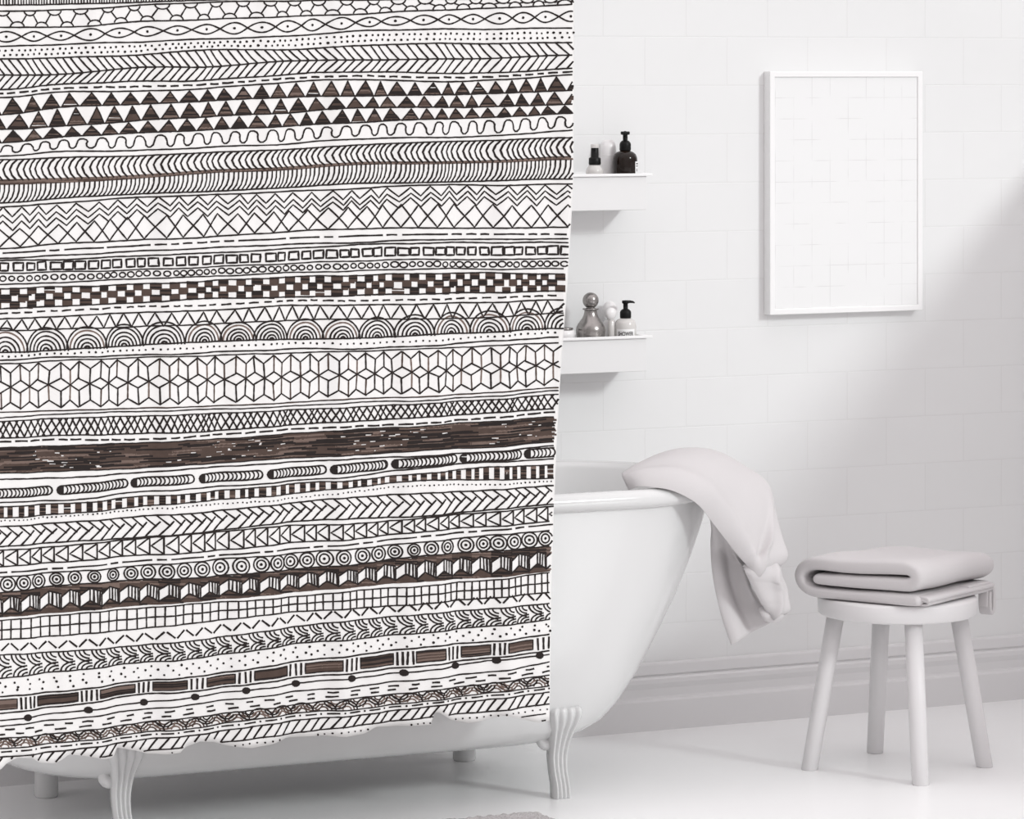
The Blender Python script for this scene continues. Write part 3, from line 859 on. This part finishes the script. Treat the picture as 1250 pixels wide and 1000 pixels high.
# --- lower shelf
t = tag(empty('silver_bottle', base(721, 7.53, z2)), 'silver metal bottle with round ball stopper on the lower shelf', 'bottle')
k = px_per_m(721, 7.53); zz = lambda py: zof(py, 721, 7.53) - z2
pr = [(0,0),(16.5/k,0),(17.2/k,0.002),(17.2/k,zz(411)),(17.8/k,zz(407)),(18.1/k,zz(403)),(17.3/k,zz(399)),(15.2/k,zz(395)),(12.6/k,zz(391.5)),(10.2/k,zz(388)),(8.6/k,zz(384.5)),(7.8/k,zz(381)),(7.6/k,zz(378.5)),
      (9.8/k,zz(378)),(10/k,zz(377)),(9.6/k,zz(376.3)),(6/k,zz(376)),(0,zz(376))]
mb = MB(); lathe(mb, pr, 48); mb.build('bottle_body', M['silver'], t, True)
mb = MB(); c, rr = zz(366.8), 9.9/k
lathe(mb, [(0,zz(377)),(5/k,zz(377)),(5.2/k,zz(375)),(4.8/k,zz(374.5))] + [(rr*math.sin(a), c - rr*math.cos(a)) for a in [0.55+ (PI-0.55)*i/18 for i in range(18)]] + [(0, c+rr)], 44); mb.build('stopper', M['silver'], t, True)

t = tag(empty('white_bottle', base(744.5, 7.578, z2)), 'white bottle with a round cap behind the silver bottle on the lower shelf', 'bottle')
k = px_per_m(744.5, 7.578); zz = lambda py: zof(py, 744.5, 7.578) - z2
mb = MB(); lathe(mb, [(0,0),(8/k,0),(8.3/k,0.002),(8.3/k,zz(394)),(7/k,zz(391)),(4/k,zz(389.5)),(0,zz(389.3))], 32); mb.build('bottle_body', M['white_plastic'], t, True)
mb = MB(); c = zz(378.5); rr = 11/k
lathe(mb, [(0,zz(390)),(3.6/k,zz(390))] + [(rr*math.sin(a)*.85, c - rr*math.cos(a)) for a in [0.4+(PI-0.4)*i/16 for i in range(16)]] + [(0,c+rr)], 36); mb.build('round_cap', M['white_plastic'], t, True)
t = tag(empty('glass_vial', base(746, 7.535, z2)), 'small clear vial with flat round stopper between silver bottle and pump bottle', 'bottle')
k = px_per_m(746, 7.535); zz = lambda py: zof(py, 746, 7.535) - z2
mb = MB(); lathe(mb, [(0,0),(4/k,0),(4.2/k,0.002),(4.2/k,zz(392.5)),(3.2/k,zz(391)),(0,zz(391))], 28); mb.build('bottle_body', M['frost'], t, True)
mb = MB(); c = zz(382.8); rr = 7.4/k
lathe(mb, [(0,zz(391.3)),(2.5/k,zz(391.3))] + [(rr*math.sin(a), c - rr*math.cos(a)) for a in [0.4+(PI-0.4)*i/16 for i in range(16)]] + [(0,c+rr)], 32, sy=.6); mb.build('stopper', M['white_plastic'], t, True)

t = tag(empty('pump_bottle', base(763.6, 7.53, z2)), 'clear pump bottle lettered SHOWER with black pump on the lower shelf', 'bottle')
k = px_per_m(763.6, 7.53); zz = lambda py: zof(py, 763.6, 7.53) - z2
r = 13.2/k; zs = zz(388.5)
mb = MB(); lathe(mb, [(0,0),(r*.94,0),(r,0.003),(r,zz(397.5)),(r*.96,zz(394)),(r*.83,zz(391)),(r*.6,zz(389.3)),(r*.5,zs),(0,zs)], 44); body = mb.build('bottle_body', M['frost'], t, True)
mb = MB(); pump(mb, zs, 6.9/k, zz(377.2)-zs, zz(366.8)-zz(377.2), 4.4/k, 0.0, 0)
zn = zz(368.6)
tube(mb, [(0,0,zn),(0.012,0.004,zn),(0.022,0.0075,zn-0.0012),(0.027,0.009,zn-0.003)], [0.0040,0.0034,0.0026,0.0018], 10); mb.build('pump_head', M['black'], t, True)
mb = MB(); vs = []; n = 28
for i in range(n+1):
    a = -PI + (1.9)*i/n + 0.15
    vs += [(r*1.01*math.cos(a), r*1.01*math.sin(a), 0.004), (r*1.01*math.cos(a), r*1.01*math.sin(a), zz(401))]
mb.add(vs, [(2*i,2*i+2,2*i+3,2*i+1) for i in range(n)])
lab = mb.build('label', M['label'], t, True)
cu = bpy.data.curves.new('txt', 'FONT'); cu.body = 'SHOWER'; cu.size = 1.0; cu.offset = 0.02
to = bpy.data.objects.new('txt', cu); COL.objects.link(to)
dg = bpy.context.evaluated_depsgraph_get(); me = bpy.data.meshes.new_from_object(to.evaluated_get(dg))
bpy.data.objects.remove(to)
bmt = bmesh.new(); bmt.from_mesh(me); bmesh.ops.triangulate(bmt, faces=bmt.faces)
bmesh.ops.subdivide_edges(bmt, edges=[e for e in bmt.edges if e.calc_length() > .25], cuts=2)
wmax = max(v.co.x for v in bmt.verts); hc = 5.0/k; tw = 0.0365
aA = -2.78
for v in bmt.verts:
    a = aA + v.co.x/wmax*tw/r
    v.co = Vector((r*1.02*math.cos(a), r*1.02*math.sin(a), zz(409.2) + v.co.y/0.7*hc))
bmt.to_mesh(me); bmt.free(); me.materials.clear(); me.materials.append(M['ink'])
o = bpy.data.objects.new('lettering', me); COL.objects.link(o); o.parent = lab

t = tag(empty('soap_dish', base(689, 7.535, z2)), 'shallow white dish with dark edge between curtain and silver bottle', 'dish')
k = px_per_m(689, 7.535); zz = lambda py: zof(py, 689, 7.535) - z2
mb = MB(); lathe(mb, [(0,0),(10/k,0),(12/k,0.002),(13.2/k,zz(408)),(12.2/k,zz(403.5)),(11/k,zz(403)),(0,zz(402.6))], 36); mb.build('dish', M['white_plastic'], t, True)
mb = MB(); lathe(mb, [(0,zz(402.5)),(10.3/k,zz(402.5)),(10.8/k,zz(401)),(10.3/k,zz(400)),(0,zz(399.7))], 36); mb.build('dish_lid', M['silver'], t, True)

# ------------------------------------------------------------------ stool
SCX, SCY = 4.258, 6.949
stool = tag(empty('stool', (SCX, SCY, 0)), 'round white four-legged stool by the wall with a folded towel on it', 'stool')
ST = 0.372
mb = MB(); lathe(mb, [(0,ST-0.040),(0.160,ST-0.040),(0.166,ST-0.0385),(0.170,ST-0.034),(0.1715,ST-0.006),(0.170,ST-0.002),(0.166,ST),(0,ST)], 72)
so = mb.build('seat', M['stool'], stool, True)
for (r_, d_) in ((-0.190,-0.014),(0.030,-0.186),(0.190,0.018),(-0.030,0.186)):
    v = Vector((CY*r_ + SY*d_, -SY*r_ + CY*d_, 0))
    b_ = v; tp = v*0.70 + Vector((0,0,ST-0.0395))
    mb = MB(); ax = (tp-b_).normalized(); n = 24; vs = []; fs = []
    prof = [(0.0,0.0172),(0.004,0.0182),(0.5,0.0188),(1.0,0.0192)]
    for (tt, rr) in prof:
        c_ = b_.lerp(tp, tt)
        for q in range(n):
            a = 2*PI*q/n; vs.append((c_.x + rr*math.cos(a), c_.y + rr*math.sin(a), c_.z))
    for i in range(len(prof)-1):
        for q in range(n):
            l = (q+1) % n; fs.append((i*n+q, i*n+l, (i+1)*n+l, (i+1)*n+q))
    fs += [tuple(range(n))[::-1], tuple((len(prof)-1)*n+q for q in range(n))]
    mb.add(vs, fs); mb.build('leg', M['stool'], stool, True)

# ------------------------------------------------------------------ folded towel on the stool
TZ = ST + 0.0008
cnr = ground(1126, 743.5, TZ)
Pd = Vector((-0.496, 0.867, 0)).normalized(); Qd = Vector((0.867, 0.496, 0)).normalized()
ft = MB()
WID = 0.315
def hump(p, q, z):
    """soft unevenness of the cloth"""
    return 0.0022*math.sin(p*23+q*9) + 0.0018*math.sin(q*31-p*12+1.3)
def ribbon(path, q0, q1, flip=False, soft=0.014, nq=22, wav=1.0, rot=False):
    """path: (a, z, half thickness) centre line; swept from q0 to q1; ends puffed"""
    N = len(path)
    L, Rr = [], []
    for i in range(N):
        a, z, h = path[i]
        x0, z0, _ = path[max(i-1,0)]; x1, z1_, _ = path[min(i+1,N-1)]
        dx, dz = x1-x0, z1_-z0; l = math.hypot(dx,dz) or 1
        L.append((a,z,-dz/l,dx/l,h)); Rr.append((a,z,dz/l,-dx/l,h))
    # rounded starts and ends of the section outline
    def capp(i, s):
        a, z, h = path[i]; j = 1 if i == 0 else N-2
        x, y, _ = path[j]; dx, dz = a-x, z-y; l = math.hypot(dx,dz) or 1
        dx, dz = dx/l, dz/l
        out = []
        for t in (-1.05,-.55,0,.55,1.05):
            # direction rotated from axis
            c, s_ = math.cos(t), math.sin(t)
            out.append((a, z, dx*c - dz*s_, dx*s_ + dz*c, h))
        return out
    c1 = capp(N-1, 1); c0 = capp(0, 0)
    # order: left side 0..N-1, end cap, right side back, start cap
    outline = L + c1[::-1] + Rr[::-1] + c0[::-1]
    rings = []
    for k in range(nq+1):
        u = k/nq
        q = q0 + (q1-q0)*u
        # ease the spacing at both ends
        if k == 0: q, m = q0, 0.35
        elif k == 1: q, m = q0 + soft*.12, .66
        elif k == 2: q, m = q0 + soft*.4, .88
        elif k == 3: q, m = q0 + soft, 1.0
        elif k == nq: q, m = q1, 0.35
        elif k == nq-1: q, m = q1 - soft*.12, .66
        elif k == nq-2: q, m = q1 - soft*.4, .88
        elif k == nq-3: q, m = q1 - soft, 1.0
        else:
            q = q0 + soft + (q1-q0-2*soft)*(k-3)/(nq-6); m = 1.0
        ring = []
        for (a, z, nx, nz, h) in outline:
            aa = a + nx*h*m; zz_ = z + nz*h*m
            if not rot: zz_ *= 0.97 - 0.15*min(1, max(0, aa/WID))*min(1, max(0, q/0.338)) - 0.05*min(1, max(0, q/0.338))
            lift = hump(aa, q, zz_)*wav*min(1, max(0, zz_)/0.05)
            if rot: w = cnr + Pd*q + Qd*aa
            else: w = cnr + Pd*aa + Qd*q
            ring.append((w.x, w.y, max(TZ + zz_ + lift, 0.2)))
        rings.append(ring)
    n = len(outline); vs = [p for r in rings for p in r]; fs = []
    for i in range(nq):
        for k in range(n):
            l = (k+1) % n; fs.append((i*n+k, i*n+l, (i+1)*n+l, (i+1)*n+k))
    # end caps: strip between left and right sides
    for i in (0, nq):
        b0 = i*n
        for k in range(N-1):
            fs.append((b0+k, b0+k+1, b0+N+5+(N-2-k), b0+N+5+(N-1-k)))
        fs.append((b0+N-1,)+tuple(b0+N+j for j in range(5))+(b0+N+5,))
        fs.append((b0+2*N+4,)+tuple(b0+2*N+5+j for j in range(5))+(b0,))
    ft.add(vs, fs)

def dens(pts, n):
    return [cat(pts, i/(n)*(len(pts)-1)) for i in range(n+1)]
core = [(WID-0.058,0.0455,0.0130),(WID-0.10,0.0465,0.0145),(0.20,0.047,0.015),(0.13,0.045,0.015),(0.06,0.044,0.015),(0.035,0.046,0.0155),
        (0.021,0.054,0.016),(0.018,0.064,0.0165),(0.023,0.073,0.0165),(0.038,0.079,0.016),(0.06,0.0795,0.0165),(0.13,0.079,0.0165),(0.20,0.0805,0.016),(WID-0.075,0.081,0.0155),
        (WID-0.045,0.078,0.0150),(WID-0.026,0.069,0.0145),(WID-0.016,0.056,0.0140),(WID-0.015,0.042,0.0138),(WID-0.024,0.027,0.0138),(WID-0.045,0.0165,0.0135),(WID-0.08,0.0145,0.0132),(0.16,0.0138,0.0132),(0.06,0.0138,0.0132),(0.02,0.0138,0.012)]
ribbon(dens(core, 120), 0.0, 0.338, soft=0.016, nq=26)
# thin folded layers seen below on the right-hand side
loop = [(0.10,0.0045,0.0030),(0.04,0.0045,0.0030),(0.006,0.0048,0.0030),(-0.002,0.0085,0.0030),(0.002,0.0122,0.0030),(0.012,0.0128,0.0030),(0.03,0.0128,0.0030)]
ribbon(dens(loop, 30), 0.020, 0.312, soft=0.003, nq=14, wav=0)
loop = [(0.10,0.0225,0.0033),(0.04,0.0225,0.0033),(0.004,0.0215,0.0033),(-0.006,0.0180,0.0032),(-0.004,0.0145,0.0030),(0.006,0.0165,0.0028),(0.03,0.0170,0.0028)]
ribbon(dens(loop, 30), 0.012, 0.312, soft=0.003, nq=14, wav=0)
# tail that drops over the edge of the seat
tail = [(0.20,0.0225,0.0034),(0.27,0.0225,0.0036),(0.292,0.0220,0.0040),(0.311,0.0140,0.0046),(0.318,-0.002,0.0050),(0.3175,-0.032,0.0052),(0.312,-0.044,0.0050),(0.303,-0.040,0.0046),(0.3005,-0.020,0.0044),(0.3005,0.000,0.0042)]
ribbon(dens(tail, 50), -0.006, 0.024, soft=0.003, nq=12, wav=0, rot=True)
tail = [(0.2930,0.008,0.0026),(0.2925,-0.010,0.0028),(0.2925,-0.028,0.0028)]
ribbon(dens(tail, 20), -0.002, 0.020, soft=0.003, nq=10, wav=0, rot=True)
ftw = ft.build('folded_towel', M['towel'], None, smooth=True)
tag(ftw, 'thick light grey towel folded into a bundle on the round stool', 'towel')
ss = ftw.modifiers.new('sub', 'SUBSURF'); ss.levels = 1; ss.render_levels = 1

# ------------------------------------------------------------------ towel hanging over the end of the bathtub
hw = MB()
def sheet(secs, thick, bulge, nu=40, nv=20, bump=None, roll=0.0):
    """secs: list of (Lx,Ly,LY, Ux,Uy,UY) pixel+plane edges of a cloth strip; solid with rounded edges"""
    P = [tuple(at(a,b,c)) + tuple(at(d,e,f)) for (a,b,c,d,e,f) in secs]
    rows_f, rows_b = [], []
    for i in range(nu+1):
        t = i/nu*(len(P)-1)
        s = cat(P, t); s0 = cat(P, max(0,t-.05)); s1 = cat(P, min(len(P)-1,t+.05))
        Lp, Up = Vector(s[:3]), Vector(s[3:])
        along = (Vector(s1[:3])+Vector(s1[3:])-Vector(s0[:3])-Vector(s0[3:])).normalized()
        across = (Up-Lp); wd = across.length; an = across.normalized()
        nrm = along.cross(an).normalized()
        if nrm.y > 0 and abs(nrm.y) > .2 or (abs(nrm.y) <= .2 and nrm.z < 0): nrm = -nrm
        endf = min(1, i/2.0 + .25, (nu-i)/2.0 + .25)
        rf, rb = [], []
        for j in range(nv+1):
            v = j/nv
            edge = math.sqrt(max(0, 1-(2*v-1)**8))
            b = bulge * math.sin(PI*v)**.8 + (bump(i/nu, v) if bump else 0)
            b += roll*math.exp(-((v-.10)/.09)**2)
            c_ = Lp + across*v + nrm*b
            h = thick*edge*endf + .0004
            rf.append(c_ + nrm*h); rb.append(c_ - nrm*h)
        rows_f.append(rf); rows_b.append(rb)
    n = nv+1; vs = []; fs = []
    for i in range(nu+1): vs += rows_f[i] + rows_b[i][::-1]
    m = 2*n
    for i in range(nu):
        for k in range(m):
            l = (k+1) % m; fs.append((i*m+k, i*m+l, (i+1)*m+l, (i+1)*m+k))
    for i in (0, nu):
        for k in range(nv): fs.append((i*m+k, i*m+k+1, i*m+m-2-k, i*m+m-1-k))
    hw.add(vs, fs)

# upper strip lying over the rim and arching down
def g(x, w): return math.exp(-(x/w)**2)
sheet([(768,600,6.895, 764,592,7.00),(780,597,6.872, 780,578,7.05),(798,598,6.856, 806,566,7.09),(822,602,6.844, 838,560,7.11),(850,616,6.842, 870,561,7.11),(868,637,6.862, 905,574,7.08),(884,658,6.885, 934,591,7.04),
       (897,676,6.90, 944,626,7.00),(904,685,6.90, 952,656,6.97),(908,688,6.90, 957,673,6.955),(911,685,6.915, 958,678,6.955)], 0.0095, 0.0, 80, 34,
      bump=lambda u, v: (0.019 + 0.022*g(u-.36,.22))*math.sin(PI*v)**.55
                        + 0.002*math.sin(9*u+5*v) + 0.018*g(v-(.80-.75*max(0,u-.62)/.38),.08)*min(1,max(0,u-.60)*6) - 0.010*g(v-(.55-.5*max(0,u-.62)/.38),.12)*min(1,max(0,u-.66)*6)
                        - 0.008*g(v-.32,.10)*min(1,u*3)*max(0,1-u*1.1), roll=0.011)
# the fold turns in under itself: roof and floor of the first pocket
sheet([(909,683,6.915, 957,675,6.955),(911,685,6.945, 956,679,6.975),(913,691,6.985, 954,685,7.00)], 0.004, 0.0, 14, 14)
sheet([(906,694,6.915, 951,698,6.93),(909,693,6.945, 953,695,6.96),(913,691,6.985, 955,688,7.00)], 0.004, 0.0, 14, 14)
# lip of the first fold and the strip below it
sheet([(905,693,6.915, 950,697,6.935),(909,698,6.905, 953,701,6.922),(914,708,6.91, 957,708,6.93),(920,720,6.915, 960,718,6.94),(927,733,6.92, 962,734,6.94),(931,739,6.925, 964,743,6.94),(934,737,6.94, 960,742,6.95)], 0.0075, 0.010, 40, 20,
      bump=lambda u, v: 0.012*g(v-(.85-.55*u),.12)*min(1,u*4) + 0.005*g(u-.06,.09))
# pocket and lip of the second fold
sheet([(931,738,6.93, 962,742,6.94),(934,739,6.955, 960,743,6.96),(937,741,6.975, 957,744,6.972)], 0.003, 0.0, 12, 12)
sheet([(927,743,6.94, 953,750,6.935),(931,743,6.955, 955,748,6.955),(936,742,6.975, 957,745,6.972)], 0.003, 0.0, 12, 12)
sheet([(925,743,6.945, 951,750,6.94),(928,749,6.935, 957,751,6.935),(932,757,6.945, 953,755,6.945)], 0.006, 0.006, 16, 14)
# rear tail hanging behind, with long soft folds
sheet([(865,628,6.915, 892,652,6.955),(868,645,6.95, 906,672,6.985),(867,664,6.99, 920,695,7.0),(868,692,6.99, 930,722,7.0),(873,724,6.99, 944,742,7.0),(881,756,6.985, 957,748,6.975),(892,788,6.98, 960,748,6.965)], 0.007, 0.0, 48, 48,
      bump=lambda u, v: (-0.016*g(v-.42,.13) + 0.012*g(v-.62,.09) - 0.008*g(v-.82,.08))*min(1,max(0,u-.1)*2.2) + 0.006*g(v-.12,.12)*min(1,u*2))
dtw = hw.build('draped_towel', M['towel'], None, smooth=True)
tag(dtw, 'light grey towel draped over the end of the white bathtub', 'towel')

# ------------------------------------------------------------------ bath mat
mt = MB(); MZ = 0.018
c0 = ground(656, 988.5, MZ)
NX, NY = 150, 90; LX, LY = 0.95, 0.55
vs = []; 
for j in range(NY+1):
    for i in range(NX+1):
        u, v = i/NX, j/NY
        e = min(u, 1-u)*LX; e2 = min(v, 1-v)*LY; ed = min(e, e2)
        z = 0.006 + (MZ-0.006)*min(1, (ed/0.012))**.5 + (random.uniform(-.0022,.0022) if ed > .004 else 0)
        vs.append((c0.x - LX + u*LX + random.uniform(-.002,.002), c0.y - LY + v*LY + random.uniform(-.002,.002), z))
fs = [(j*(NX+1)+i, j*(NX+1)+i+1, (j+1)*(NX+1)+i+1, (j+1)*(NX+1)+i) for j in range(NY) for i in range(NX)]
ring = [i for i in range(NX)] + [j*(NX+1)+NX for j in range(NY)] + [NY*(NX+1)+i for i in range(NX,0,-1)] + [j*(NX+1) for j in range(NY,0,-1)]
bn = len(vs)
for q in ring: vs.append((vs[q][0], vs[q][1], 0.0005))
for k in range(len(ring)):
    l = (k+1) % len(ring); fs.append((ring[k], bn+k, bn+l, ring[l]))
fs.append(tuple(bn+k for k in range(len(ring)))[::-1])
mt.add(vs, fs)
tag(mt.build('bath_mat', M['mat'], None, smooth=True), 'grey shaggy bath mat lying on the floor before the bathtub', 'bath mat')
